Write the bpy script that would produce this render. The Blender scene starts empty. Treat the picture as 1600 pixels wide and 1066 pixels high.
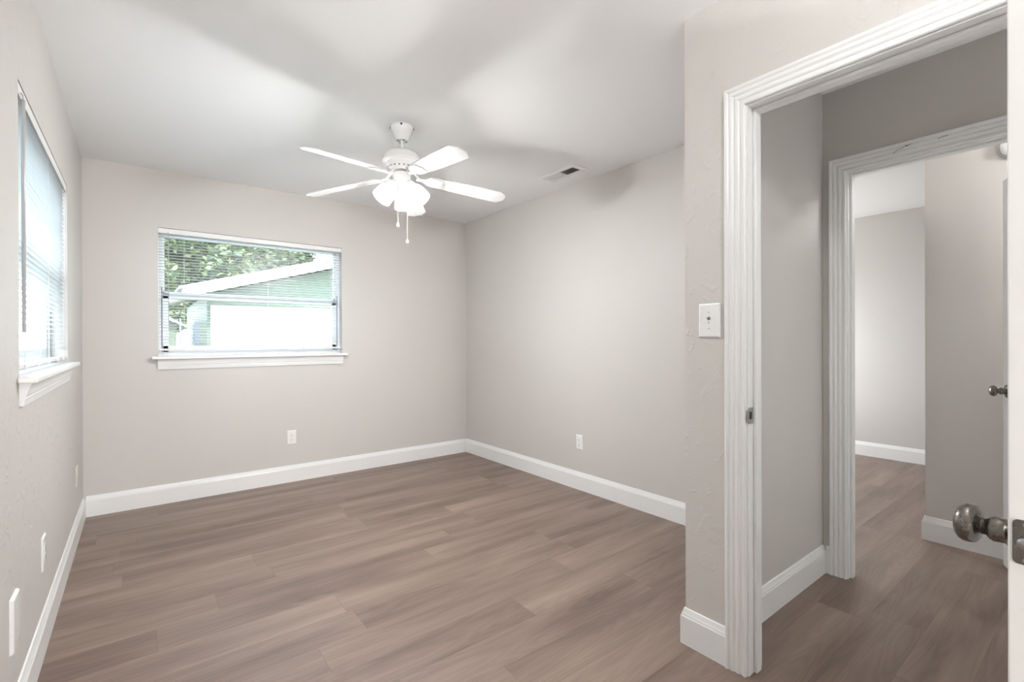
import bpy, bmesh, math, random
from mathutils import Vector, Matrix
rnd = random.Random(7)
S = bpy.context.scene
COL = S.collection

# ------------------------------------------------------------------ camera
F_PX, YAW, PITCH, ROLL, HC = 747.24, 38.006, -0.1025, -0.1867, 1.19
a, b, r = (math.radians(v) for v in (YAW, PITCH, ROLL))
fw = Vector((math.sin(a)*math.cos(b), math.cos(a)*math.cos(b), math.sin(b)))
u0 = Vector((-math.sin(a)*math.sin(b), -math.cos(a)*math.sin(b), math.cos(b)))
r0 = Vector((math.cos(a), -math.sin(a), 0))
rt = r0*math.cos(r) + u0*math.sin(r)
up = -r0*math.sin(r) + u0*math.cos(r)
cam_d = bpy.data.cameras.new('camera'); cam = bpy.data.objects.new('camera', cam_d); COL.objects.link(cam)
m = Matrix((rt, up, -fw)).transposed().to_4x4(); m.translation = (0, 0, HC)
cam.matrix_world = m
cam_d.sensor_width = 36; cam_d.lens = F_PX/1600*36; cam_d.clip_start = 0.02; cam_d.clip_end = 300
S.camera = cam

# ------------------------------------------------------------------ exposure, sky, sun
S.view_settings.view_transform = 'Standard'; S.view_settings.look = 'None'
S.view_settings.gamma = 1; S.view_settings.exposure = 1.12; S.view_settings.use_curve_mapping = False
SKY = 5.2
SUN_P, FAN_P, FILL_P, NOOK_P, HALL_P, FAR_P, CORR_P = 4.5, 20.5, 92, 10, 11.5, 36, 15  # sun and fan bulbs, then powers of the added fill lights
w = bpy.data.worlds.new('sky'); S.world = w; w.use_nodes = True
bg = w.node_tree.nodes['Background']; bg.inputs[0].default_value = (0.76, 0.89, 1.0, 1); bg.inputs[1].default_value = SKY

def lamp(name, kind, loc, power, color=(1, 1, 1), parent=None, **kw):
    l = bpy.data.lights.new(name, kind); l.energy = power; l.color = color
    for k, v in kw.items(): setattr(l, k, v)
    o = bpy.data.objects.new(name, l); COL.objects.link(o); o.location = loc
    if parent: o.parent = parent
    return o
sun = lamp('sun', 'SUN', (-6, -9, 12), SUN_P, (1, .97, .93), angle=math.radians(2))
sun.rotation_euler = Vector((-1.5, -8, 12)).to_track_quat('Z', 'Y').to_euler()

# room constants
XL, XR, YB, H = -0.298, 2.765, 4.336, 2.44
XP, YP = 1.69, 1.06          # partition face, its far corner
YH = 0.95                    # hall face of the short wall
YF = -2.6                    # wall behind the camera
LX, LY = 5.85, 3.4           # far room
WT = 0.14

# ------------------------------------------------------------------ materials
def mat(name, color, rough=.5, metal=0, **kw):
    m = bpy.data.materials.new(name); m.use_nodes = True
    p = m.node_tree.nodes['Principled BSDF']
    p.inputs['Base Color'].default_value = (*color, 1); p.inputs['Roughness'].default_value = rough
    p.inputs['Metallic'].default_value = metal
    for k, v in kw.items(): p.inputs[k].default_value = v
    return m, m.node_tree.nodes, m.node_tree.links, p

def plaster(name, color, bump=.25, scale=9, var=.03):
    m, N, L, p = mat(name, color, .55)
    tc = N.new('ShaderNodeTexCoord')
    n1 = N.new('ShaderNodeTexNoise'); n1.inputs['Scale'].default_value = scale; n1.inputs['Detail'].default_value = 6
    n1.inputs['Distortion'].default_value = 1.2; n1.inputs['Roughness'].default_value = .55
    L.new(tc.outputs['Object'], n1.inputs['Vector'])
    cr = N.new('ShaderNodeValToRGB'); cr.color_ramp.elements[0].position = .56; cr.color_ramp.elements[1].position = .66
    L.new(n1.outputs['Fac'], cr.inputs['Fac'])
    n2 = N.new('ShaderNodeTexNoise'); n2.inputs['Scale'].default_value = 120; n2.inputs['Detail'].default_value = 2
    L.new(tc.outputs['Object'], n2.inputs['Vector'])
    mx = N.new('ShaderNodeMath'); mx.operation = 'MULTIPLY_ADD'; mx.inputs[1].default_value = .18
    L.new(n2.outputs['Fac'], mx.inputs[0]); L.new(cr.outputs['Color'], mx.inputs[2])
    bp = N.new('ShaderNodeBump'); bp.inputs['Strength'].default_value = bump; bp.inputs['Distance'].default_value = .002
    L.new(mx.outputs[0], bp.inputs['Height']); L.new(bp.outputs[0], p.inputs['Normal'])
    n3 = N.new('ShaderNodeTexNoise'); n3.inputs['Scale'].default_value = 1.3; n3.inputs['Detail'].default_value = 3
    L.new(tc.outputs['Object'], n3.inputs['Vector'])
    c2 = N.new('ShaderNodeValToRGB')
    c2.color_ramp.elements[0].color = (*[c*(1-var) for c in color], 1); c2.color_ramp.elements[1].color = (*[min(1, c*(1+var)) for c in color], 1)
    L.new(n3.outputs['Fac'], c2.inputs['Fac']); L.new(c2.outputs['Color'], p.inputs['Base Color'])
    return m

def painted(name, color, rough=.35, bump=.05):
    m, N, L, p = mat(name, color, rough)
    tc = N.new('ShaderNodeTexCoord'); n = N.new('ShaderNodeTexNoise'); n.inputs['Scale'].default_value = 60; n.inputs['Detail'].default_value = 3
    L.new(tc.outputs['Object'], n.inputs['Vector'])
    bp = N.new('ShaderNodeBump'); bp.inputs['Strength'].default_value = bump; bp.inputs['Distance'].default_value = .001
    L.new(n.outputs['Fac'], bp.inputs['Height']); L.new(bp.outputs[0], p.inputs['Normal'])
    return m

def metal_mat(name, color, rough):
    m, N, L, p = mat(name, color, rough, 1.0)
    tc = N.new('ShaderNodeTexCoord'); n = N.new('ShaderNodeTexNoise'); n.inputs['Scale'].default_value = 90; n.inputs['Detail'].default_value = 4
    L.new(tc.outputs['Object'], n.inputs['Vector'])
    mr = N.new('ShaderNodeMapRange'); mr.inputs['To Min'].default_value = rough*.8; mr.inputs['To Max'].default_value = rough*1.25
    L.new(n.outputs['Fac'], mr.inputs['Value']); L.new(mr.outputs[0], p.inputs['Roughness'])
    return m

def floor_mat():
    m, N, L, p = mat('vinyl_plank', (.3, .23, .19), .42)
    tc = N.new('ShaderNodeTexCoord'); sp = N.new('ShaderNodeSeparateXYZ'); L.new(tc.outputs['Object'], sp.inputs[0])
    def M(op, A, B=None, C=None):
        n = N.new('ShaderNodeMath'); n.operation = op
        for i, v in enumerate((A, B, C)):
            if v is None: continue
            if isinstance(v, (int, float)): n.inputs[i].default_value = v
            else: L.new(v, n.inputs[i])
        return n.outputs[0]
    PW, PL = .178, 1.22
    yy = M('DIVIDE', M('ADD', sp.outputs['Y'], .035), PW); row = M('FLOOR', yy); fy = M('FRACT', yy)
    wn = N.new('ShaderNodeTexWhiteNoise'); wn.noise_dimensions = '1D'; L.new(row, wn.inputs['W'])
    xx = M('ADD', M('DIVIDE', sp.outputs['X'], PL), M('MULTIPLY', wn.outputs['Value'], 3.7)); col = M('FLOOR', xx); fx = M('FRACT', xx)
    w2 = N.new('ShaderNodeTexWhiteNoise'); w2.noise_dimensions = '2D'
    cb = N.new('ShaderNodeCombineXYZ'); L.new(row, cb.inputs[0]); L.new(col, cb.inputs[1]); L.new(cb.outputs[0], w2.inputs['Vector'])
    # grain, offset for every plank
    gx = M('ADD', sp.outputs['X'], M('MULTIPLY', w2.outputs['Value'], 37.0))
    gv = N.new('ShaderNodeCombineXYZ'); L.new(M('MULTIPLY', gx, 1.6), gv.inputs[0]); L.new(M('MULTIPLY', sp.outputs['Y'], 26), gv.inputs[1]); L.new(M('MULTIPLY', w2.outputs['Value'], 9), gv.inputs[2])
    g = N.new('ShaderNodeTexNoise'); g.inputs['Scale'].default_value = 1.6; g.inputs['Detail'].default_value = 9; g.inputs['Roughness'].default_value = .65; g.inputs['Distortion'].default_value = .6
    L.new(gv.outputs[0], g.inputs['Vector'])
    bv = N.new('ShaderNodeCombineXYZ'); L.new(M('MULTIPLY', gx, .55), bv.inputs[0]); L.new(M('MULTIPLY', sp.outputs['Y'], 4.2), bv.inputs[1])
    bn = N.new('ShaderNodeTexNoise'); bn.inputs['Scale'].default_value = 1.5; bn.inputs['Detail'].default_value = 2.5; L.new(bv.outputs[0], bn.inputs['Vector'])
    # cathedral figure
    wv = N.new('ShaderNodeCombineXYZ'); L.new(M('MULTIPLY', gx, .9), wv.inputs[0]); L.new(M('MULTIPLY', sp.outputs['Y'], 9), wv.inputs[1])
    wn3 = N.new('ShaderNodeTexNoise'); wn3.inputs['Scale'].default_value = 1.0; wn3.inputs['Detail'].default_value = 1; L.new(wv.outputs[0], wn3.inputs['Vector'])
    rings = M('SINE', M('MULTIPLY', wn3.outputs['Fac'], 95)); rings = M('MULTIPLY', rings, .045)
    f = M('ADD', M('MULTIPLY', M('SUBTRACT', g.outputs['Fac'], .5), .42), M('MULTIPLY', M('SUBTRACT', bn.outputs['Fac'], .5), 1.35))
    f = M('ADD', f, rings); f = M('ADD', f, M('MULTIPLY', M('SUBTRACT', w2.outputs['Value'], .5), .08)); f = M('ADD', f, .5)
    cr = N.new('ShaderNodeValToRGB'); e = cr.color_ramp.elements
    e[0].position = .1; e[0].color = FLOOR_D; e[1].position = .9; e[1].color = FLOOR_L
    L.new(f, cr.inputs['Fac'])
    # seams
    def edge(fr, wd):
        d = M('MINIMUM', fr, M('SUBTRACT', 1.0, fr)); return M('LESS_THAN', d, wd)
    seam = M('MAXIMUM', edge(fy, .0045), edge(fx, .0008))
    mx = N.new('ShaderNodeMix'); mx.data_type = 'RGBA'; mx.blend_type = 'MULTIPLY'
    L.new(M('MULTIPLY', seam, .45), mx.inputs['Factor']); L.new(cr.outputs['Color'], mx.inputs[6]); mx.inputs[7].default_value = (.45, .4, .36, 1)
    L.new(mx.outputs[2], p.inputs['Base Color'])
    bp = N.new('ShaderNodeBump'); bp.inputs['Strength'].default_value = .12; bp.inputs['Distance'].default_value = .001
    L.new(g.outputs['Fac'], bp.inputs['Height']); L.new(bp.outputs[0], p.inputs['Normal'])
    return m
FLOOR_D = (.118, .078, .060, 1); FLOOR_L = (.315, .232, .190, 1)

WALL = plaster('greige_wall_paint', (.60, .575, .548), .10, 7)
WALL_ROUGH = plaster('greige_skip_trowel', (.60, .575, .548), .5, 13)
CEIL = plaster('white_ceiling_paint', (.90, .905, .91), .06, 9, .01)
TRIM = painted('white_semigloss_trim', (.82, .82, .815), .3)
DOORW = painted('white_door_paint', (.78, .79, .77), .35)
VINYL = painted('white_vinyl_window', (.80, .83, .86), .3)
SLAT = painted('white_aluminium_slat', (.68, .69, .70), .4)
RAIL = painted('white_blind_rail', (.78, .77, .76), .4)
FANW = painted('white_fan_enamel', (.86, .86, .86), .25)
BLADEM = painted('satin_white_blade', (.68, .68, .675), .4)
PLATE = painted('white_plastic_plate', (.82, .82, .82), .25)
PLATEP = plaster('painted_over_plate', (.66, .62, .575), .1, 20)
DARK = mat('dark_gap', (.03, .03, .03), .8)[0]
GROOVE = painted('grey_window_track', (.12, .15, .18), .5)
WANDM = mat('clear_grey_acrylic', (.42, .42, .42), .15)[0]
CORD = mat('white_cord', (.8, .78, .74), .8)[0]
CHAIN = mat('beaded_brass_chain', (.50, .42, .30), .4)[0]
NICKEL = metal_mat('aged_pewter', (.20, .185, .165), .26)
STEEL = metal_mat('satin_steel', (.42, .42, .42), .3)
FLOORM = floor_mat()

def glass_mat():
    m = bpy.data.materials.new('clear_window_glass'); m.use_nodes = True; N, L = m.node_tree.nodes, m.node_tree.links
    N.clear(); o = N.new('ShaderNodeOutputMaterial'); t = N.new('ShaderNodeBsdfTransparent'); t.inputs[0].default_value = (.96, .98, .97, 1)
    g = N.new('ShaderNodeBsdfGlossy'); g.inputs['Roughness'].default_value = .3; mx = N.new('ShaderNodeMixShader'); mx.inputs[0].default_value = .03
    L.new(t.outputs[0], mx.inputs[1]); L.new(g.outputs[0], mx.inputs[2]); L.new(mx.outputs[0], o.inputs[0])
    return m
GLASS = glass_mat()
def shade_mat():
    m = bpy.data.materials.new('frosted_lit_glass'); m.use_nodes = True; N, L = m.node_tree.nodes, m.node_tree.links
    N.clear(); o = N.new('ShaderNodeOutputMaterial'); t = N.new('ShaderNodeBsdfTranslucent'); t.inputs[0].default_value = (.9, .9, .88, 1)
    d = N.new('ShaderNodeBsdfDiffuse'); d.inputs[0].default_value = (.85, .85, .84, 1); e = N.new('ShaderNodeEmission'); e.inputs[0].default_value = (1, .985, .95, 1); e.inputs[1].default_value = .25
    mx = N.new('ShaderNodeMixShader'); mx.inputs[0].default_value = .55; tp = N.new('ShaderNodeBsdfTransparent'); m2 = N.new('ShaderNodeMixShader'); m2.inputs[0].default_value = .06; L.new(mx.outputs[0], m2.inputs[1]); L.new(tp.outputs[0], m2.inputs[2]); ad = N.new('ShaderNodeAddShader')
    L.new(d.outputs[0], mx.inputs[1]); L.new(t.outputs[0], mx.inputs[2]); L.new(m2.outputs[0], ad.inputs[0]); L.new(e.outputs[0], ad.inputs[1]); L.new(ad.outputs[0], o.inputs[0])
    return m
SHADE = shade_mat()

# ------------------------------------------------------------------ mesh helpers
class MB:
    def __init__(s): s.v = []; s.f = []
    def add(s, vs, fs, M=None):
        n = len(s.v); s.v += [tuple(M @ Vector(v)) if M else tuple(v) for v in vs]; s.f += [tuple(i+n for i in f) for f in fs]; return s
    def box(s, x0, x1, y0, y1, z0, z1, M=None):
        return s.add([(x0, y0, z0), (x1, y0, z0), (x1, y1, z0), (x0, y1, z0), (x0, y0, z1), (x1, y0, z1), (x1, y1, z1), (x0, y1, z1)],
                     [(0, 3, 2, 1), (4, 5, 6, 7), (0, 1, 5, 4), (1, 2, 6, 5), (2, 3, 7, 6), (3, 0, 4, 7)], M)
    def lathe(s, prof, n=32, M=None):       # profile of (r, z); closed at ends when r=0
        vs = []; fs = []
        for rr, z in prof:
            for i in range(n):
                t = 2*math.pi*i/n; vs.append((rr*math.cos(t), rr*math.sin(t), z))
        for k in range(len(prof)-1):
            for i in range(n):
                j = (i+1) % n; fs.append((k*n+i, k*n+j, (k+1)*n+j, (k+1)*n+i))
        return s.add(vs, fs, M)
    def prism(s, poly, z0, z1, M=None):     # polygon in xy extruded in z
        n = len(poly); vs = [(x, y, z0) for x, y in poly] + [(x, y, z1) for x, y in poly]
        fs = [tuple(range(n-1, -1, -1)), tuple(range(n, 2*n))] + [(i, (i+1) % n, n+(i+1) % n, n+i) for i in range(n)]
        return s.add(vs, fs, M)
    def sweep(s, sections, closed_profile=True, cap=True):   # list of equal-length rings
        n = len(sections[0]); vs = [p for r_ in sections for p in r_]; fs = []
        for k in range(len(sections)-1):
            for i in range(n if closed_profile else n-1):
                j = (i+1) % n; fs.append((k*n+i, k*n+j, (k+1)*n+j, (k+1)*n+i))
        if cap: fs.append(tuple(range(n-1, -1, -1))); fs.append(tuple((len(sections)-1)*n+i for i in range(n)))
        return s.add(vs, fs)
    def tube(s, pts, rad, n=8, cap=True):
        rings = []
        P = [Vector(p) for p in pts]
        for i, p in enumerate(P):
            t = (P[min(i+1, len(P)-1)] - P[max(i-1, 0)]).normalized()
            q = Vector((0, 0, 1)) if abs(t.z) < .9 else Vector((1, 0, 0))
            u = t.cross(q).normalized(); v = t.cross(u)
            rr = rad[i] if isinstance(rad, (list, tuple)) else rad
            rings.append([tuple(p + u*rr*math.cos(2*math.pi*k/n) + v*rr*math.sin(2*math.pi*k/n)) for k in range(n)])
        return s.sweep(rings)
    def build(s, name, material, parent=None, smooth=False, bevel=0, seg=2, origin=None, ang=40):
        me = bpy.data.meshes.new(name); o0 = Vector(origin) if origin else Vector((0, 0, 0))
        me.from_pydata([tuple(Vector(v)-o0) for v in s.v], [], s.f)
        bm = bmesh.new(); bm.from_mesh(me)
        bmesh.ops.recalc_face_normals(bm, faces=bm.faces); bm.to_mesh(me); bm.free()
        o = bpy.data.objects.new(name, me); COL.objects.link(o); o.location = o0
        for mm in (material if isinstance(material, list) else [material]): me.materials.append(mm)
        if parent: o.parent = parent
        if bevel:
            md = o.modifiers.new('bevel', 'BEVEL'); md.width = bevel; md.segments = seg; md.limit_method = 'ANGLE'; md.angle_limit = math.radians(35)
        if smooth or bevel:
            me.set_sharp_from_angle(angle=math.radians(ang))
            for p in me.polygons: p.use_smooth = True
        return o

def tag(o, label=None, cat=None, group=None, kind=None):
    if label: o['label'] = label
    if cat: o['category'] = cat
    if group: o['group'] = group
    if kind: o['kind'] = kind
    return o
def empty(name, loc=(0, 0, 0), rz=0, **kw):
    o = bpy.data.objects.new(name, None); COL.objects.link(o); o.location = loc; o.rotation_euler = (0, 0, rz); o.empty_display_size = .1
    return tag(o, **kw)
def copy_tree(o, parent=None):
    kids = [c for c in COL.objects if c.parent == o]
    c = o.copy(); COL.objects.link(c); c.parent = parent
    for k in kids: copy_tree(k, c)
    return c
def struct(o, label, cat): return tag(o, label, cat, kind='structure')

# ------------------------------------------------------------------ room shell
struct(MB().box(XL-WT, 6.0, -2.7, YB+WT, -.12, 0).build('floor', FLOORM), 'brown grey wood-look vinyl plank floor running through every room', 'floor')
struct(MB().box(XL-WT, 6.0, -2.7, YB+WT, H, H+.2).build('ceiling', CEIL), 'flat smooth white painted ceiling above the rooms', 'ceiling')

def wall_x(name, x0, x1, y0, y1, holes, material, label):      # slab in the YZ plane with rectangular holes (y0,y1,z0,z1)
    mb = MB(); ys = sorted({y0, y1, *[v for h in holes for v in h[:2]]}); zs = sorted({0, H, *[v for h in holes for v in h[2:]]})
    return _grid(mb, name, material, label, ys, zs, holes, lambda p, q, z0, z1: ((x0, p, z0), (x0, q, z0), (x0, q, z1), (x0, p, z1), (x1, p, z0), (x1, q, z0), (x1, q, z1), (x1, p, z1)))
def wall_y(name, y0, y1, x0, x1, holes, material, label):
    mb = MB(); xs = sorted({x0, x1, *[v for h in holes for v in h[:2]]}); zs = sorted({0, H, *[v for h in holes for v in h[2:]]})
    return _grid(mb, name, material, label, xs, zs, holes, lambda p, q, z0, z1: ((p, y0, z0), (q, y0, z0), (q, y0, z1), (p, y0, z1), (p, y1, z0), (q, y1, z0), (q, y1, z1), (p, y1, z1)))
def _grid(mb, name, material, label, us, zs, holes, corners):
    solid = {}
    for i in range(len(us)-1):
        for j in range(len(zs)-1):
            cu, cz = (us[i]+us[i+1])/2, (zs[j]+zs[j+1])/2
            solid[i, j] = not any(h[0] < cu < h[1] and h[2] < cz < h[3] for h in holes)
    for (i, j), s_ in solid.items():
        if not s_: continue
        c = corners(us[i], us[i+1], zs[j], zs[j+1])
        fs = [(0, 3, 2, 1), (4, 5, 6, 7)]
        if not solid.get((i, j-1)): fs.append((0, 1, 5, 4))
        if not solid.get((i+1, j)): fs.append((1, 2, 6, 5))
        if not solid.get((i, j+1)): fs.append((2, 3, 7, 6))
        if not solid.get((i-1, j)): fs.append((3, 0, 4, 7))
        mb.add(c, fs)
    me = bpy.data.meshes.new(name); me.from_pydata(mb.v, [], mb.f)
    bm = bmesh.new(); bm.from_mesh(me); bmesh.ops.remove_doubles(bm, verts=bm.verts, dist=1e-5); bmesh.ops.recalc_face_normals(bm, faces=bm.faces); bm.to_mesh(me); bm.free()
    o = bpy.data.objects.new(name, me); COL.objects.link(o); me.materials.append(material)
    return struct(o, label, 'wall')

BW = (.115, 1.446, 1.058, 2.023)      # back window opening x0,x1,z0,z1 (under the stool)
LW = (2.160, 3.480, 1.058, 2.026)     # left window opening y0,y1,z0,z1
D1 = (-.010, .826, 2.022)             # doorway 1 rough opening y0,y1,top
D2 = (.090, .852, 2.022)
wall_y('wall_back', YB, YB+WT, XL-WT, XR+.1, [BW], WALL, 'greige back wall holding the wide window with blinds')
wall_x('wall_left', XL-WT, XL, YF-.1, YB, [LW], WALL_ROUGH, 'greige textured left wall with the window seen edge-on')
wall_x('wall_right', XR, XR+.1, YF-.1, YB, [(D2[0], D2[1], -1, D2[2])], WALL, 'greige right wall, continuing past the short wall with the far doorway')
wall_x('wall_partition', XP, XP+.1, YF, YP, [(D1[0], D1[1], -1, D1[2])], WALL_ROUGH, 'textured greige partition wall around the near doorway')
wall_y('wall_return', YH, YP, XP+.1, XR, [], WALL, 'short greige wall between the bedroom and the small hall')
wall_y('wall_front', YF-.1, YF, XL, 6.0, [], WALL, 'greige wall behind the camera')
wall_x('wall_corridor', 3.68, 3.80, YF, .727, [], WALL, 'grey corridor wall ending in an outside corner beyond the far doorway')
wall_x('wall_far', LX, LX+.15, YF, LY, [], WALL, 'pale greige wall of the farthest room')
wall_y('wall_far_side', LY, LY+.12, XR+.1, 6.0, [(4.1, 5.5, 1.0, 2.05)], WALL, 'side wall of the farthest room, out of view')  # unseen window opening added to let daylight into the far room

# baseboards ---------------------------------------------------------------
BP = [(0, 0), (.015, 0), (.015, .108), (.0125, .112), (.0125, .116), (.009, .124), (.005, .1375), (0, .139)]
def baseboard(name, pts, label):     # pts: wall line points (x,y), room on the LEFT of travel direction; mitred
    P = [Vector((*p, 0)) for p in pts]; rings = []
    for i, p in enumerate(P):
        d0 = (P[i]-P[i-1]).normalized() if i else None; d1 = (P[i+1]-P[i]).normalized() if i < len(P)-1 else None
        if d0 is None: d0 = d1
        if d1 is None: d1 = d0
        n0 = Vector((-d0.y, d0.x, 0)); n1 = Vector((-d1.y, d1.x, 0)); mm = (n0+n1).normalized(); k = 1/max(.2, mm.dot(n0))
        rings.append([tuple(p + mm*k*t + Vector((0, 0, z))) for t, z in BP])
    o = MB().sweep(rings).build(name, TRIM); return struct(o, label, 'baseboard')
CW = .072   # casing width
baseboard('baseboard_left', [(XL, YB), (XL, YF)], 'tall white baseboard along the left wall')
baseboard('baseboard_back', [(XR-.0151, YB), (XL+.0151, YB)], 'tall white baseboard under the back window')
baseboard('baseboard_right', [(XR, YP+.0151), (XR, YB)], 'tall white baseboard along the right bedroom wall')
baseboard('baseboard_partition', [(XP, D1[1]+.066), (XP, YP), (XR-.0001, YP)][::1], 'white baseboard wrapping the corner beside the near doorway')
baseboard('baseboard_hall', [(XR-.0001, YH), (XP+.1001, YH)], 'white baseboard inside the small hall')
baseboard('baseboard_hall_end', [(XR, D2[1]+.066), (XR, YH-.0151)], 'short white baseboard stub beside the far door casing')
baseboard('baseboard_corridor', [(3.68, YF), (3.68, .727), (3.80, .727)], 'white baseboard on the corridor wall beyond the far doorway')
baseboard('baseboard_far', [(LX, YF), (LX, LY)], 'white baseboard of the farthest room')

# door jambs, stops and casings ----------------------------------------------
CP = [(0, 0), (0, .0095), (.003, .0125), (.010, .0125), (.013, .0095), (.019, .0095), (.023, .013), (.028, .0145), (.034, .0135),
      (.037, .0115), (.041, .0135), (.045, .0160), (.052, .0165), (.056, .0145), (.060, .0175), (.064, .019), (CW-.002, .019), (CW, .017), (CW, 0)]
def casing(xf, sgn, y0, y1, zt, parent, label=None):
    mb = MB(); rings = []
    for kind in ('a', 'b', 'c', 'd'):
        rg = []
        for wd, t in CP:
            y = {'a': y0-wd, 'b': y0-wd, 'c': y1+wd, 'd': y1+wd}[kind]; z = {'a': 0, 'b': zt+wd, 'c': zt+wd, 'd': 0}[kind]
            rg.append((xf + sgn*t, y, z))
        rings.append(rg)
    return mb.sweep(rings).build('casing', TRIM, parent)
def doorframe(n, xa, xb, y0, y1, zt, stop_x, label):
    J = .0115
    root = struct(empty('trim_%d' % n, (xa, (y0+y1)/2, 0)), label, 'door frame')
    inv = root
    def sub(o): o.location = Vector(o.location) - Vector(root.location); return o
    mb = MB()
    mb.box(xa, xb, y0+.0002, y0+J, 0, zt-.0002); mb.box(xa, xb, y1-J, y1-.0002, 0, zt-.0002); mb.box(xa, xb, y0+J, y1-J, zt-J, zt-.0002)
    sub(mb.build('jamb', TRIM, root))
    s = .011; a0, a1 = stop_x, stop_x+.036; st = MB()
    st.box(a0, a1, y0+J, y0+J+s, 0, zt-J); st.box(a0, a1, y1-J-s, y1-J, 0, zt-J); st.box(a0, a1, y0+J+s, y1-J-s, zt-J-s, zt-J)
    sub(st.build('door_stop', TRIM, root, bevel=.002))
    rv = .005
    sub(casing(xa, -1, y0+J-rv, y1-J+rv, zt-J+rv, root)); sub(casing(xb, 1, y0+J-rv, y1-J+rv, zt-J+rv, root))
    return root, sub
FR1, sub1 = doorframe(1, XP, XP+.1, *D1, XP+.038, 'white fluted casing and jamb around the near doorway')
FR2, sub2 = doorframe(2, XR, XR+.1, *D2, XR+.026, 'white casing around the far doorway, its paint cracked on the head')
# strike plate on the far jamb of the near doorway
yj = D1[1]-.0115
mb = MB(); mb.box(XP-.002, XP+.034, yj-.0016, yj-.0001, .892, .949); mb.box(XP-.012, XP-.0005, yj-.0022, yj+.0, .900, .941)
sp = sub1(mb.build('strike_plate', STEEL, FR1, bevel=.0008)); sp['label'] = 'satin steel strike plate with dark latch hole'
mb = MB(); mb.box(XP+.007, XP+.023, yj-.0022, yj-.0015, .908, .934); o = sub1(mb.build('latch_hole', DARK, FR1))
loc = o.location.copy(); o.parent = sp; o.location = loc - sp.location
# cracked paint on the head of the far casing
mb = MB()
zc = D2[2]-.0115+.005
for pts in ([(.655, .043), (.648, .046), (.640, .054), (.628, .055), (.620, .057)], [(.622, .056), (.612, .062), (.600, .062), (.590, .066)], [(.500, .058), (.485, .061), (.465, .062)]):
    for i in range(len(pts)-1):
        (p, q), (p2, q2) = pts[i], pts[i+1]
        mb.tube([(XR-.0185, p, zc+q-.012), (XR-.0185, p2, zc+q2-.012)], .0009, 5)
mb.tube([(XR-.0185, .612, zc+.050), (XR-.0185, .606, zc+.0505), (XR-.0185, .600, zc+.050)], [.001, .0022, .001], 6)
o = sub2(mb.build('paint_crack', DARK, FR2)); o['label'] = 'dark thin cracks in the white paint'

# ------------------------------------------------------------------ doors
def knob_set(parent, x, z, side, thick, mat_, name='door_knob'):
    # lathe along local -Y (side=-1) or +Y
    prof = [(0, 0), (.033, 0), (.0335, .003), (.032, .006), (.026, .008), (.020, .0105), (.0165, .014), (.0168, .020), (.0176, .0265), (.0150, .0315), (.0115, .034), (.0115, .0395),
            (.0145, .0402), (.0205, .0418), (.0252, .0455), (.0272, .0510), (.0272, .0565), (.0250, .0622), (.0200, .0664), (.012, .0690), (.005, .0700), (0, .0701)]
    M = Matrix.Translation((x, 0 if side < 0 else thick, z)) @ Matrix.Rotation(math.radians(90 if side < 0 else -90), 4, 'X')
    return MB().lathe(prof, 40, M).build(name, mat_, parent, smooth=True, ang=60)
def door(n, hinge, ang, width, label, zt=2.008, thick=.035):
    root = struct(empty('door_%d' % n, (hinge[0], hinge[1], 0), ang), label, 'door')
    z0 = .012
    mb = MB(); mb.box(0.002, width, 0, thick, z0, zt)
    slab = mb.build('door_slab', DOORW, root, bevel=.002)
    pm = MB()
    for (x0, x1) in ((.11, width/2-.045), (width/2+.045, width-.11)):
        for (p0, p1) in ((.25, .82), (.95, 1.55), (1.66, 1.88)):
            for y0, y1 in ((-.004, 0.0005), (thick-.0005, thick+.004)):
                pm.box(x0, x1, y0, y1, p0, p1)
    pm.build('raised_panel', DOORW, slab, bevel=.0035)
    knob_set(root, width-.062, .921, -1, thick, NICKEL); knob_set(root, width-.062, .921, 1, thick, NICKEL)
    c = width
    # faceplate with rounded corners on the free edge
    r_ = .006; poly = []
    y0, y1, zz0, zz1 = thick/2-.0127, thick/2+.0127, .93-.0285, .93+.0285
    for cx, cz, st in ((y1-r_, zz1-r_, 0), (y0+r_, zz1-r_, 90), (y0+r_, zz0+r_, 180), (y1-r_, zz0+r_, 270)):
        for k in range(5):
            t = math.radians(st+k*22.5); poly.append((cx+r_*math.cos(t), cz+r_*math.sin(t)))
    M = Matrix(((0, 0, 1, 0), (1, 0, 0, 0), (0, 1, 0, 0), (0, 0, 0, 1)))
    fp = MB().prism(poly, c-.0002, c+.0016, M).build('latch_plate', NICKEL, root, bevel=.0005)
    prof = [(0, .011), (.004, .0105), (.0075, .008), (.0085, .0016), (.0085, 0)]
    MB().lathe(prof, 24, Matrix.Translation((c, thick/2, .93)) @ Matrix.Rotation(math.radians(90), 4, 'Y')).build('latch_bolt', STEEL, fp, smooth=True)
    for zz in (.93+.0225, .93-.0225):
        MB().lathe([(0, .0008), (.003, .0006), (.0034, 0)], 12, Matrix.Translation((c+.0016, thick/2, zz)) @ Matrix.Rotation(math.radians(90), 4, 'Y')).build('screw', STEEL, fp, smooth=True)
    for zz in (.22, 1.02, 1.80):
        MB().lathe([(0, 0), (.006, 0), (.006, .09), (0, .09)], 12, Matrix.Translation((0, -.004 if n == 1 else thick+.004, zz))).build('hinge', NICKEL, root, smooth=True)
    return root
fx, fy = .889, .0935
hx, hy = XP-.022, .003
d = Vector((fx-hx, fy-hy)); door(1, (hx, hy), math.atan2(d.y, d.x), d.length, 'white bedroom door standing open at the right edge of the view, pewter knob')
hx, hy = XR+.126, .122; fx, fy = 3.545, .388
d = Vector((fx-hx, fy-hy))
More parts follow.
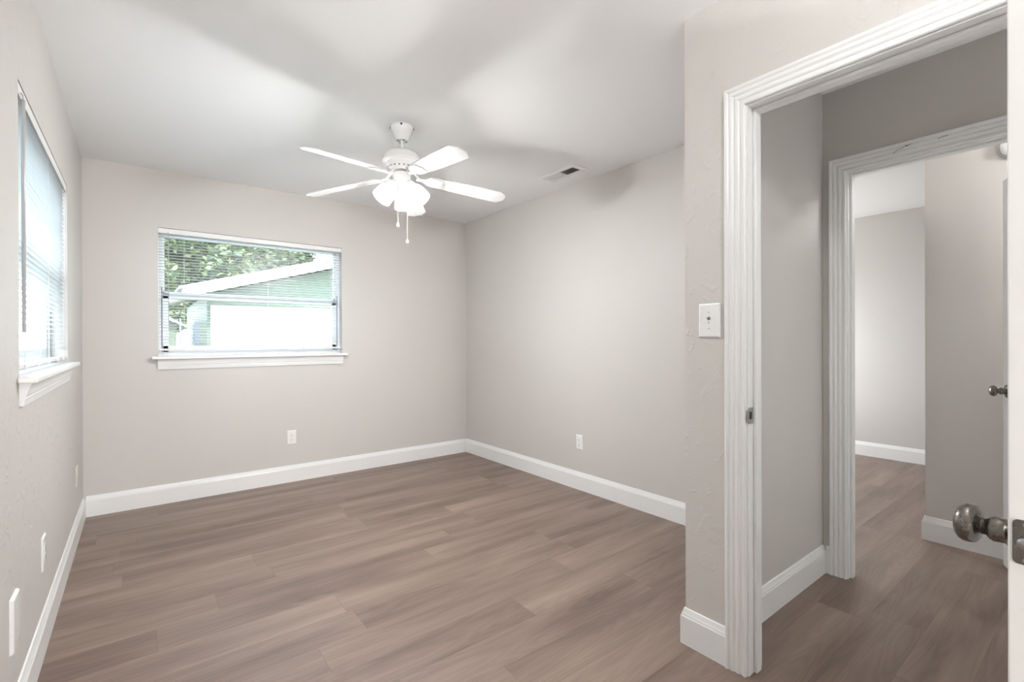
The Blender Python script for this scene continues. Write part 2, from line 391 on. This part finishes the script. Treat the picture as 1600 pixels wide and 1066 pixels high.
# second door leaf: its seen face is the local +Y side, so the slab is mirrored by placing the origin on the other face
t2 = .035; nn = Vector((-d.y, d.x)).normalized()
o2 = Vector((hx, hy)) - nn*t2
door(2, (o2.x, o2.y), math.atan2(d.y, d.x), d.length, 'white door open into the corridor beyond the far doorway, seen as a thin strip')

# ------------------------------------------------------------------ windows (local frame: X along wall, Y outward, Z up) ----
def window(n, M, wd, hg, label):
    root = struct(empty('window_%d' % n), label, 'window'); root.matrix_world = M
    z0, z1 = .022, hg
    fr = MB()                                  # outer frame
    y0, y1 = .065, .132; t = .030
    fr.box(0, t, y0, y1, z0, z1); fr.box(wd-t, wd, y0, y1, z0, z1); fr.box(t, wd-t, y0, y1, z1-t-.012, z1); fr.box(t, wd-t, y0, y1, z0, z0+.030)
    F = fr.build('window_frame', VINYL, root, bevel=.002)
    tr = MB()
    for x in (.0235, wd-.0235): tr.box(x-.003, x+.003, y0-.0008, y0+.004, z0+.03, 0.54)
    tr.build('side_track', GROOVE, F)
    zm = .485
    us = MB(); q = .024; a0, a1 = .104, .126    # upper sash
    us.box(t, t+q-.012, a0, a1, zm-.02, z1-t-.012); us.box(wd-t-q+.012, wd-t, a0, a1, zm-.02, z1-t-.012); us.box(t, wd-t, a0, a1, z1-t-.022, z1-t-.010); us.box(t, wd-t, a0, a1, zm-.022, zm+.022)
    U = us.build('upper_sash', VINYL, root, bevel=.0015)
    MB().box(t+.01, wd-t-.01, .113, .117, zm+.01, z1-t-.015).build('window_pane', GLASS, U)
    ls = MB(); q = .034; a0, a1 = .074, .100    # lower sash
    ls.box(t, t+q, a0, a1, z0+.03, zm+.005); ls.box(wd-t-q, wd-t, a0, a1, z0+.03, zm+.005); ls.box(t, wd-t, a0, a1, z0+.03, z0+.075); ls.box(t, wd-t, a0, a1, zm-.032, zm+.005)
    ls.box(t+.004, wd-t-.004, a0-.008, a0+.002, zm-.010, zm+.000)
    Lo = ls.build('lower_sash', VINYL, root, bevel=.0015)
    MB().box(t+.02, wd-t-.02, .085, .089, z0+.06, zm-.02).build('window_pane', GLASS, Lo)
    MB().box(t+.006, wd-t-.006, a0-.0085, a0-.006, zm-.006, zm-.0025).build('rail_groove', GROOVE, Lo)
    for lx in (.22*wd, .80*wd): MB().box(lx-.022, lx+.022, .080, .098, zm+.005, zm+.016).build('sash_lock', VINYL, Lo, bevel=.003)
    # drywall-return liner
    # stool and apron
    st = MB(); st.box(-.040, wd+.038, -.048, 0, 0, .022); st.box(.0002, wd-.0002, 0, .1, .0002, .022)
    so = st.build('window_sill', TRIM, root, bevel=.006, seg=3)
    prof = [(0, -.074), (.010, -.074), (.012, -.058), (.014, -.050), (.013, -.047), (.016, -.043), (.021, -.022), (.027, -.008), (.030, 0), (0, 0)]
    rings = [[(x + (ex*(1 - yy/.030)), -yy, z) for yy, z in prof] for x, ex in ((-.004, 0), (wd+.004, 0))]
    MB().sweep(rings).build('apron', TRIM, root)
    return root
MBk = Matrix.Translation((BW[0], YB, BW[2]))
window(1, MBk, BW[1]-BW[0], BW[3]-BW[2], 'white single-hung window in the back wall with the neighbouring house outside')
# left: outward = -X, X-along = +Y
ML = Matrix.Translation((XL, LW[0], LW[2])) @ Matrix(((0, -1, 0, 0), (1, 0, 0, 0), (0, 0, 1, 0), (0, 0, 0, 1)))
window(2, ML, LW[1]-LW[0], LW[3]-LW[2], 'white single-hung window in the left wall seen edge-on')

def blind(name, M, wd, hg, label, ysl, bottom, wand_x, wand_len, wand_r, tilt, group):
    root = tag(empty(name), label, 'window blind', group); root.matrix_world = M
    hr = MB(); hr.box(.004, wd-.004, ysl-.013, ysl+.013, hg-.026, hg-.001)
    hr.build('headrail', RAIL, root, bevel=.002)
    va = MB(); va.box(.001, wd-.001, ysl-.020, ysl-.0175, hg-.040, hg-.003); va.build('valance', RAIL, root, bevel=.001)
    sl = MB(); top = hg-.046; n = int((top-bottom-.008)/.0215); t = math.radians(tilt)
    for i in range(n):
        z = top - i*.0215 + rnd.uniform(-.0004, .0004)
        prof = []
        for s_ in (-1, -.5, 0, .5, 1):
            yy = s_*.0125; zz = .0018*(1-s_*s_)
            prof.append((yy*math.cos(t)-zz*math.sin(t), yy*math.sin(t)+zz*math.cos(t)))
        for s_ in (1, .5, 0, -.5, -1):
            yy = s_*.0125; zz = .0018*(1-s_*s_)-.0004
            prof.append((yy*math.cos(t)-zz*math.sin(t), yy*math.sin(t)+zz*math.cos(t)))
        dx = rnd.uniform(-.0006, .0006)
        sl.sweep([[(x+dx, ysl+yy, z+zz) for yy, zz in prof] for x in (.005, wd-.005)])
    sl.build('slats', SLAT, root, smooth=True, ang=50)
    br = MB(); br.box(.004, wd-.004, ysl-.013, ysl+.013, bottom-.016, bottom); BR = br.build('bottom_rail', RAIL, root, bevel=.003)
    for k in (.12, .33, .55, .76, .93):
        MB().lathe([(0, -.006), (.005, -.005), (.007, 0), (.007, .012), (.004, .014)], 12, Matrix.Translation((wd*k, ysl-.012, bottom-.013))).build('rail_plug', PLATE, BR, smooth=True)
    for k in (.12, .55, .93):
        for yy in (-.0135, .0135): MB().tube([(wd*k, ysl+yy, hg-.04), (wd*k, ysl+yy, bottom)], .0006, 5).build('ladder_cord', CORD, root)
    W = MB().tube([(wand_x, ysl-.026, hg-.045), (wand_x+.001, ysl-.026, hg-.045-wand_len)], wand_r, 6).build('tilt_wand', WANDM, root); W['label'] = 'thin grey plastic tilt wand'
    MB().tube([(wand_x, ysl-.015, hg-.02), (wand_x, ysl-.026, hg-.03), (wand_x, ysl-.026, hg-.048)], .0018, 6).build('wand_hook', STEEL, W)
    MB().tube([(wd*.93, ysl-.018, hg-.03), (wd*.93+.004, ysl-.019, .45)], .0009, 5).build('lift_cord', CORD, root)
    return root
blind('window_blind', MBk, BW[1]-BW[0], BW[3]-BW[2], 'white mini blind on the back window, slats open to the garden', .022, .078, .062, .70, .0028, -4, 'mini blinds')
blind('window_blind.001', ML, LW[1]-LW[0], LW[3]-LW[2], 'white mini blind on the left wall window, seen steeply from the side', .022, .056, .055, .76, .0052, -4, 'mini blinds')

# ------------------------------------------------------------------ ceiling fan
FX, FY = 1.220, 2.600
fan = tag(empty('ceiling_fan', (FX, FY, H)), 'white five-blade ceiling fan with three lit glass shades', 'ceiling fan')
MB().lathe([(0, 0), (.064, 0), (.066, -.004), (.066, -.012), (.062, -.024), (.056, -.034), (.050, -.052), (.041, -.070), (.038, -.076), (.035, -.084), (.016, -.084), (.016, -.070), (0, -.070)], 40).build('canopy', FANW, fan, smooth=True, ang=50)
for t in (0, 1, 2, 3):
    sl = MB()
    A = math.radians(-118+90*t); sl.lathe([(0, 0), (.006, 0), (.006, .004), (0, .0025)], 10, Matrix.Translation((.0645*math.cos(A), .0645*math.sin(A), -.010)) @ Matrix.Rotation(A, 4, 'Z') @ Matrix.Rotation(math.radians(90), 4, 'Y'))
    sl.build('canopy_screw', DARK, fan); sl = MB()
    sl.lathe([(0, 0), (.005, 0), (.005, .004), (0, .004)], 10, Matrix.Translation((.026*math.cos(A+.4), .026*math.sin(A+.4), -.0855)))
    sl.build('canopy_screw', DARK, fan)
MB().lathe([(.0105, -.07), (.0105, -.150), (.017, -.150), (.020, -.154), (.020, -.160), (0, -.160)], 24).build('downrod', FANW, fan, smooth=True)
MB().lathe([(.018, -.1385), (.040, -.141), (.072, -.150), (.098, -.166), (.110, -.184), (.1135, -.200), (.1135, -.207), (.108, -.212), (.100, -.212), (.094, -.217), (.0, -.217)], 48).build('motor_housing', FANW, fan, smooth=True, ang=35)
mb = MB(); mb.lathe([(.092, -.216), (.088, -.228), (.078, -.240), (.070, -.250), (.062, -.262), (0, -.262)], 48); mo = mb.build('lower_housing', FANW, fan, smooth=True, ang=35)
vt = MB()
for i in range(20):
    A = 2*math.pi*i/20; vt.box(.0, .016, -.0025, .0025, -.001, .001, Matrix.Translation((.0785*math.cos(A), .0785*math.sin(A), -.2415)) @ Matrix.Rotation(A, 4, 'Z') @ Matrix.Rotation(math.radians(45), 4, 'Y'))
vt.build('vent_slots', DARK, mo)
MB().lathe([(.026, -.262), (.026, -.272), (0, -.272)], 24).build('motor_shaft', DARK, fan, smooth=True)
MB().lathe([(0, -.270), (.046, -.270), (.050, -.273), (.051, -.280), (.051, -.322), (.048, -.330), (.040, -.336), (.020, -.340), (.012, -.350), (0, -.352)], 40).build('switch_housing', FANW, fan, smooth=True, ang=40)
def blade(k):
    ang = math.radians(-16.6+72*k); slope = .105 if k in (0, 1, 2) else .074
    M = Matrix.Rotation(ang, 4, 'Z') @ Matrix.Translation((0, 0, -.285)) @ Matrix.Rotation(math.atan(slope), 4, 'Y') @ Matrix.Rotation(math.radians(-12), 4, 'X')
    poly = [(.165, -.048), (.30, -.057), (.45, -.063), (.606, -.066), (.642, -.026), (.642, .024), (.606, .065), (.45, .062), (.30, .056), (.165, .047), (.150, .030), (.148, -.030)]
    o = MB().prism(poly, -.003, .003, M).build('fan_blade', BLADEM, fan, bevel=.0015)
    ir = MB()   # decorative blade iron
    poly = [(.085, -.012), (.115, -.010), (.132, -.018), (.150, -.036), (.170, -.044), (.200, -.046), (.232, -.043), (.240, -.030), (.236, -.012), (.250, 0), (.236, .012), (.240, .030), (.232, .043), (.200, .046), (.170, .044), (.150, .036), (.132, .018), (.115, .010), (.085, .012)]
    ir.prism(poly, -.0075, -.0032, M)
    M2 = Matrix.Rotation(ang, 4, 'Z')
    ir.sweep([[tuple(M2 @ Vector(v)) for v in ((x, -hw, z), (x, hw, z), (x, hw, z+.006), (x, -hw, z+.006))] for x, z, hw in ((.050, -.264, .014), (.075, -.270, .014), (.100, -.300, .011), (.120, -.302, .010))])
    io = ir.build('blade_iron', FANW, o, bevel=.0012)
    for sx, sy in ((.185, -.028), (.185, .028), (.222, 0)):
        MB().lathe([(0, -.0095), (.0035, -.009), (.0042, -.0075)], 10, M @ Matrix.Translation((sx, sy, 0))).build('blade_screw', FANW, io, smooth=True)
for k in range(5): blade(k)
# light kit: three tulip shades
for i, (ca, tl) in enumerate(((97, 34), (214, 38), (343, 38))):
    A = math.radians(ca-38); T = math.radians(tl)
    M = Matrix.Rotation(A, 4, 'Z') @ Matrix.Translation((.034, 0, -.322)) @ Matrix.Rotation(-T, 4, 'Y')
    arm = MB(); arm.lathe([(0, .012), (.011, .010), (.012, -.006), (.022, -.012), (.026, -.018), (.027, -.042), (.024, -.044), (0, -.044)], 24, M)
    ar = arm.build('lamp_socket', FANW, fan, smooth=True)
    pr_ = [(.0275, -.028), (.029, -.040), (.034, -.052), (.044, -.068), (.051, -.088), (.054, -.108), (.0555, -.132), (.057, -.146), (.055, -.1465), (.0535, -.132), (.052, -.108), (.049, -.088), (.042, -.069), (.032, -.053), (.027, -.041), (.0255, -.028)]
    ob = MB().lathe(pr_ + [pr_[0]], 40, M).build('lamp_shade', SHADE, ar, smooth=True, ang=60); ob['label'] = 'glowing frosted white tulip glass shade'
    bl = M @ Vector((0, 0, -.095))
    MB().lathe([(0, -.045), (.010, -.046), (.012, -.055), (.020, -.068), (.022, -.078), (.018, -.088), (.010, -.093), (0, -.095)], 24, M).build('bulb', SHADE, ar, smooth=True)
    BULB = lamp('bulb_light', 'POINT', M @ Vector((0, 0, -.133)), FAN_P, (.99, .997, 1), fan, shadow_soft_size=.034)
for cx, cy, z1 in ((-.040, -.028, -.570), (.012, -.042, -.662)):
    ch = MB(); z0 = -.335
    ch.tube([(cx*.8, cy*.8, z0), (cx, cy, z0-.012), (cx, cy, z1)], .0011, 5)
    co = ch.build('pull_chain', CHAIN, fan)
    MB().lathe([(0, z1+.004), (.002, z1+.003), (.003, z1-.002), (.0065, z1-.012), (.0075, z1-.018), (.005, z1-.025), (0, z1-.027)], 14, Matrix.Translation((cx, cy, 0))).build('chain_pull', FANW, co, smooth=True)

# ------------------------------------------------------------------ ceiling vent
vx0, vx1, vy0, vy1 = 2.436, 2.590, 2.405, 2.770
vent = tag(empty('ceiling_vent', ((vx0+vx1)/2, (vy0+vy1)/2, H)), 'white rectangular ceiling air register with one dark louvred half', 'air vent')
def sv(o): o.location = Vector(o.location)-Vector(vent.location); return o
ix0, ix1, iy0, iy1 = vx0+.036, vx1-.034, vy0+.044, vy1-.044
mb = MB(); zf = H-.006
mb.box(vx0, ix0, vy0, vy1, zf, H-.0002); mb.box(ix1, vx1, vy0, vy1, zf, H-.0002); mb.box(ix0, ix1, vy0, iy0, zf, H-.0002); mb.box(ix0, ix1, iy1, vy1, zf, H-.0002)
ym = (iy0+iy1)/2; mb.box(ix0, ix1, ym-.004, ym+.004, zf, H-.0002)
sv(mb.build('register_frame', FANW, vent, bevel=.002))
sv(MB().box(ix0, ix1, iy0, iy1, H-.0012, H-.0004).build('register_duct', DARK, vent))
lo = MB()
n = 10
for i in range(n):
    y = iy0+.006+(ym-iy0-.012)*i/(n-1)
    lo.box(ix0, ix1, -.0032, .0032, -.0003, .0003, Matrix.Translation((0, y, H-.0045)) @ Matrix.Rotation(math.radians(30), 4, 'X'))
for i in range(n):
    y = ym+.006+(iy1-ym-.012)*i/(n-1)
    lo.box(ix0, ix1, -.0060, .0060, -.0004, .0004, Matrix.Translation((0, y, H-.0052)) @ Matrix.Rotation(math.radians(-35), 4, 'X'))
sv(lo.build('louvres', FANW, vent))
sv(MB().box(ix0+.03, ix0+.036, iy1+.008, iy1+.020, zf-.012, zf).build('damper_lever', FANW, vent))

# ------------------------------------------------------------------ wall plates (local: X right along wall as seen, Y out of wall toward room is -Y, Z up)
def frame_at(p, facing):     # facing: unit (x,y) pointing into the room
    f = Vector((*facing, 0)); x = Vector((-f.y, f.x, 0))    # local -Y = facing
    M = Matrix((x, -f, Vector((0, 0, 1)))).transposed().to_4x4(); M.translation = p; return M
def plate_mesh(wd, hg, th):
    mb = MB(); e = .006
    mb.sweep([[(-wd/2+i, y, -hg/2+i), (wd/2-i, y, -hg/2+i), (wd/2-i, y, hg/2-i), (-wd/2+i, y, hg/2-i)] for i, y in ((0, -.0003), (0, -.002), (.0025, -th*.8), (e, -th))])
    return mb
def outlet(name, p, facing, label, plate=PLATE, face=PLATE, group='duplex wall outlets', wd=.073, hg=.118):
    root = tag(empty(name), label, 'wall outlet', group); root.matrix_world = frame_at(p, facing)
    plate_mesh(wd, hg, .0065).build('cover_plate', plate, root)
    for s_ in (1, -1):
        poly = []
        for k in range(28):
            t = 2*math.pi*k/28; x, z = .0172*math.cos(t), .0172*math.sin(t); z = max(-.0135, min(.0135, z)); poly.append((x, z + s_*.0195))
        M = Matrix(((1, 0, 0, 0), (0, 0, -1, 0), (0, 1, 0, 0), (0, 0, 0, 1)))
        rc = MB().prism(poly, .006, .0082, M).build('receptacle', face, root)
        h = MB()
        h.box(-.0075, -.0055, -.0086, -.0081, s_*.0195-.0005, s_*.0195+.0075); h.box(.0055, .0075, -.0086, -.0081, s_*.0195+.0005, s_*.0195+.0070)
        h.lathe([(0, 0), (.0026, 0), (.0026, .0005), (0, .0005)], 12, Matrix.Translation((0, -.0081, s_*.0195-.0065)) @ Matrix.Rotation(math.radians(90), 4, 'X'))
        h.build('socket_slots', DARK, rc)
    MB().lathe([(0, .0012), (.0028, .0008), (.0034, 0)], 12, Matrix.Translation((0, -.0064, 0)) @ Matrix.Rotation(math.radians(90), 4, 'X')).build('screw', PLATE, root, smooth=True)
    return root
outlet('wall_outlet', (1.0185, YB, .374), (0, -1), 'white wall outlet low on the back wall below the window')
outlet('wall_outlet.001', (XR, 2.667, .375), (-1, 0), 'white wall outlet low on the right wall')
outlet('wall_outlet.002', (XL, 2.605, .366), (1, 0), 'white wall outlet low on the left wall, the middle of its three plates', wd=.078, hg=.13)
outlet('wall_outlet.003', (XL, 3.905, .376), (1, 0), 'painted-over greige wall outlet on the left wall near the back corner', PLATEP, PLATEP)
bp_ = tag(empty('blank_wall_plate'), 'blank white cover plate low on the left wall, nearest the camera', 'wall plate'); bp_.matrix_world = frame_at((XL, 2.035, .358), (1, 0))
plate_mesh(.095, .160, .010).build('cover_plate', PLATE, bp_)
for z in (.042, -.042): MB().lathe([(0, .0012), (.0028, .0008), (.0034, 0)], 12, Matrix.Translation((0, -.0098, z)) @ Matrix.Rotation(math.radians(90), 4, 'X')).build('screw', PLATE, bp_, smooth=True)
sw = tag(empty('light_switch'), 'white rotary switch plate beside the near doorway, its knob missing', 'light switch'); sw.matrix_world = frame_at((XP, .957, 1.261), (-1, 0))
plate_mesh(.084, .128, .0075).build('cover_plate', PLATE, sw)
Rx = Matrix.Rotation(math.radians(90), 4, 'X')
MB().lathe([(0, .0004), (.0062, .0004), (.0062, 0), (.0066, 0)], 20, Matrix.Translation((0, -.0075, .008)) @ Rx).build('switch_opening', GROOVE, sw)
MB().lathe([(0, .012), (.003, .0118), (.0034, .011), (.0034, 0)], 14, Matrix.Translation((0, -.0075, .008)) @ Rx).build('switch_stem', STEEL, sw, smooth=True)
for z in (.031, -.008, -.030): MB().lathe([(0, .0012), (.0024, .0008), (.003, 0)], 12, Matrix.Translation((0, -.0074, z)) @ Rx).build('screw', STEEL, sw, smooth=True)

# smoke detector on the corridor wall
sd = tag(empty('smoke_detector'), 'round white smoke detector high on the corridor wall above the open far door', 'smoke detector'); sd.matrix_world = frame_at((3.68, .360, 2.214), (-1, 0))
MB().lathe([(0, 0), (.058, 0), (.060, .004), (.060, .012), (.056, .018)], 40, Rx).build('mounting_base', PLATE, sd, smooth=True)
MB().lathe([(.054, .018), (.053, .026), (.046, .033), (.030, .036), (0, .037)], 40, Rx).build('detector_cover', PLATE, sd, smooth=True, ang=60)

# fill lights added out of view to brighten the rooms
def dome(p, power, label, color=(.99, .997, 1)):
    root = tag(empty('fill_dome', (p[0], p[1], H)), label, 'fill light')
    MB().lathe([(0, -.0005), (.15, -.0005), (.15, -.02), (.14, -.025), (0, -.025)], 40).build('fill_base', FANW, root, smooth=True)
    MB().lathe([(.135, -.025), (.13, -.045), (.10, -.065), (.05, -.078), (0, -.082)], 40).build('lamp_shade', SHADE, root, smooth=True)
    lamp('bulb_light', 'POINT', (0, 0, -.16), power, color, root, shadow_soft_size=.09)
    return root

dome((.80, -.06), NOOK_P, 'added round white fill light on the ceiling behind the camera, out of view')
def fill_lamp(p, power, label):  # unseen fill light on a stand, added to brighten a room
  fl = tag(empty('fill_lamp', p), label, 'floor lamp')
  MB().lathe([(0, .022), (.02, .022), (.13, .012), (.135, 0), (0, 0)], 32).build('fill_base', FANW, fl, smooth=True)
  MB().lathe([(0, .02), (.011, .02), (.011, .86), (.03, .88), (.03, .90), (0, .90)], 16).build('pole', FANW, fl, smooth=True)
  MB().lathe([(.03, .90), (.06, .91), (.09, .935), (.11, .965)], 32).build('lamp_shade', SHADE, fl, smooth=True)
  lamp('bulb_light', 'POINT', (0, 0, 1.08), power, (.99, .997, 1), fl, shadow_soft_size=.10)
fill_lamp((-.12, -2.35, 0), FILL_P, 'added white fill lamp on a stand behind the camera, out of view')
fill_lamp((2.50, -1.0, 0), HALL_P, 'added white fill lamp on a stand at the end of the small hall, out of view')
fill_lamp((4.8, 2.7, 0), FAR_P, 'added white fill lamp on a stand in the farthest room, out of view')
dome((3.27, -.45), CORR_P, 'added round white fill light on the ceiling in the corridor, out of view')

# ------------------------------------------------------------------ outside
GRASS = painted('lawn_green', (.045, .055, .03), .9)
gz = -.25
HSE = plaster('pale_green_stucco', (.13, .155, .115), .2, 12)
struct(MB().box(-1.0, 3.6, YB+WT+.001, YB+WT+.75, 2.36, 2.42).build('shade_eave', TRIM), 'white eave added unseen over the back window to shade its blind', 'eave')  # added out of view to shade the back blind and frame
HWHITE = painted('white_painted_board', (.80, .79, .76), .5)
ROOF = painted('pale_grey_shingle', (.55, .54, .52), .8)
tag(MB().box(-40, 40, YB+WT+.3, 60, gz-.1, gz).build('lawn', GRASS), 'green lawn behind the house beyond the back window', 'lawn', kind='structure')
tag(MB().box(-40, XL-WT-.3, -20, YB+WT+.3, gz-.1, gz).build('side_yard', GRASS), 'grass strip outside the left window', 'lawn', kind='structure')
BOUNCE = plaster('pale_bounce', (.36, .36, .35), .3, 20)  # for a pale slab added to bounce daylight through the left window
tag(MB().box(-2.5, XL-WT-.31, -6, YB+WT+.29, gz, gz+.02).build('bounce_slab', BOUNCE), 'pale slab added unseen outside the left window to bounce daylight in', 'bounce slab', kind='structure')
house = tag(empty('neighbor_house', (6, 10, gz)), 'pale green neighbouring house with white roof edge, seen through the back window blind', 'house')
def sh(o): o.location = Vector(o.location)-Vector(house.location); return o
sl_ = .288; ye = 10.0
def rz_(x): return 2.10 + sl_*(x-.60)
xr_ = 9.0
mb = MB(); poly = [(1.0, gz), (2*xr_-1.0, gz), (2*xr_-1.0, rz_(1.0)-.16), (xr_, rz_(xr_)-.16), (1.0, rz_(1.0)-.16)]
MXZ = Matrix(((1, 0, 0, 0), (0, 0, 1, 0), (0, 1, 0, 0), (0, 0, 0, 1)))
mb.prism(poly, ye+.4, ye+5, MXZ); sh(mb.build('house_wall', HSE, house))
mb = MB(); mb.prism([(.60, rz_(.6)-.15), (xr_, rz_(xr_)-.15), (xr_, rz_(xr_)), (.60, rz_(.6))], ye, ye+.06, MXZ)
mb.prism([(2*xr_-.60, rz_(.6)-.15), (2*xr_-.60, rz_(.6)), (xr_, rz_(xr_)), (xr_, rz_(xr_)-.15)], ye, ye+.06, MXZ); sh(mb.build('rake_board', HWHITE, house))
mb = MB(); mb.prism([(.55, rz_(.55)+.001), (xr_, rz_(xr_)+.001), (2*xr_-.55, rz_(.55)+.001), (2*xr_-.55, rz_(.55)+.05), (xr_, rz_(xr_)+.05), (.55, rz_(.55)+.05)], ye-.04, ye+5.3, MXZ); sh(mb.build('roof', ROOF, house))
mb = MB()
mb.box(1.05, 5.6, ye+.33, ye+.37, gz+.02, gz+2.1)  # white panel with thin ribs in front of the lower wall
for k in range(1, 5): mb.box(1.05, 5.6, ye+.325, ye+.331, gz+k*.42-.01, gz+k*.42+.01)
gd = sh(mb.build('white_panel', HWHITE, house, bevel=.002))
wing = tag(empty('garden_shed', (-.2, 12.5, gz)), 'small pale green outbuilding left of the neighbouring house behind the blind', 'shed')
mb = MB(); mb.box(-.85, .85, 0, 1.5, 0, 1.9); mb.build('shed_wall', HSE, wing)
MB().prism([(-1.05, 1.72), (.0, 2.25), (1.05, 1.72), (1.05, 1.77), (0, 2.30), (-1.05, 1.77)], -.15, 1.7, MXZ).build('shed_roof', HWHITE, wing)
post = tag(MB().box(.70, .765, 9.0, 9.065, gz, 1.50).build('yard_post', painted('weathered_grey_post', (.06, .07, .09), .7)), 'dark grey square post standing before the neighbouring house', 'post')
for x_ in (.52,): tag(MB().tube([(x_, 9.1, gz), (x_, 9.1, 1.55)], .012, 8).build('yard_pole', GROOVE), 'thin grey pole left of the dark square post outside', 'pole')

LEAF = [mat('leaf_%d' % i, c, .6)[0] for i, c in enumerate(((.09, .13, .05), (.17, .20, .08), (.055, .09, .055)))]
BARK = painted('grey_bark', (.12, .09, .07), .9, .4)
def tree(p, blobs, nleaf, label, size=.17, seed=1):
    R = random.Random(seed); root = tag(empty('garden_tree', p), label, 'tree', 'trees beyond the windows')
    hgt = max(z for _, _, z, _ in blobs)
    pts = [(0, 0, 0), (.05, .02, hgt*.25), (-.04, .05, hgt*.5), (.02, 0, hgt*.9)]
    tk = MB(); tk.tube(pts, [.20, .15, .11, .04], 10)
    for bx, by, bz, br_ in blobs: tk.tube([(0, 0, bz*.45), (bx*.5, by*.5, bz*.75), (bx, by, bz)], [.08, .05, .02], 6)
    tk.build('trunk', BARK, root, smooth=True)
    mb = MB(); tot = sum(b_[3]**2 for b_ in blobs); mi = []
    for bx, by, bz, br_ in blobs:
        for _ in range(int(nleaf*br_**2/tot)):
            u = Vector((R.gauss(0, 1), R.gauss(0, 1), R.gauss(0, 1))).normalized()*(br_*R.uniform(.55, 1.05))
            c = Vector((bx, by, bz)) + Vector((u.x, u.y, u.z*.8))
            e1 = Vector((R.gauss(0, 1), R.gauss(0, 1), R.gauss(0, .6))).normalized(); e2 = e1.cross(Vector((R.gauss(0, 1), R.gauss(0, 1), R.gauss(0, 1)))).normalized()
            s_ = size*R.uniform(.6, 1.2)
            mb.add([tuple(c-e1*s_*.5), tuple(c+e2*s_*.25), tuple(c+e1*s_*.5), tuple(c-e2*s_*.25)], [(0, 1, 2, 3)]); mi.append(R.randrange(3))
    me = bpy.data.meshes.new('foliage'); me.from_pydata(mb.v, [], mb.f); o = bpy.data.objects.new('foliage', me); COL.objects.link(o); o.parent = root
    for l_ in LEAF: me.materials.append(l_)
    for pl, i_ in zip(me.polygons, mi): pl.material_index = i_
    return root
def blobs(n, rx, ry, z0, z1, seed, rr=(.7, 1.2)):
    R = random.Random(seed); return [(R.uniform(-rx, rx), R.uniform(-ry, ry), R.uniform(z0, z1), R.uniform(*rr)) for _ in range(n)]
tree((2.3, 20.0, gz), blobs(40, 2.6, 1.2, 2.2, 6.6, 3) + blobs(14, 2.4, .6, 2.4, 4.8, 11), 62000, 'tall leafy green tree filling the left half of the back window', .26, 3)
tree((9.2, 20.5, gz), blobs(12, 1.5, 1.2, 2.4, 4.0, 5), 9000, 'leafy green tree behind the neighbouring roof', .26, 5)
tree((-5.5, 8.0, gz), blobs(9, 1.3, 1.5, 2.2, 4.2, 8), 4000, 'leafy tree outside the left window beyond the fence', .2, 8)

# fence outside the left window
FEN = painted('weathered_grey_fence', (.13, .13, .13), .8, .3)
fen = tag(empty('garden_fence', (-2.6, 5, gz)), 'tall grey board fence with white posts outside the left window', 'fence')
mb = MB(); y = -4.0
while y < 9: mb.box(-.012, .012, y, y+.125, .03, 3.05); y += .15
mb.box(.012, .05, -4, 9, .35, .43); mb.box(.012, .05, -4, 9, 1.45, 1.53); mb.box(.012, .05, -4, 9, 2.65, 2.73); mb.build('fence_boards', FEN, fen)
for y in (-3, -.6, 1.8, 4.2, 6.6): MB().box(.05, .15, y-.05, y+.05, 0, 3.15).build('fence_post', HWHITE, fen)

# portals guide the daylight through the window openings
def portal(loc, rot, sx, sy):
    o = lamp('window_daylight', 'AREA', loc, 1, shape='RECTANGLE', size=sx, size_y=sy); o.rotation_euler = rot; o.data.cycles.is_portal = True
portal(((BW[0]+BW[1])/2, YB+WT+.01, (BW[2]+BW[3])/2), (math.radians(-90), 0, 0), 1.33, .97)
portal((XL-WT-.01, (LW[0]+LW[1])/2, (LW[2]+LW[3])/2), (0, math.radians(-90), 0), .97, 1.32)
portal((4.8, LY+.13, 1.52), (math.radians(-90), 0, 0), 1.4, 1.05)
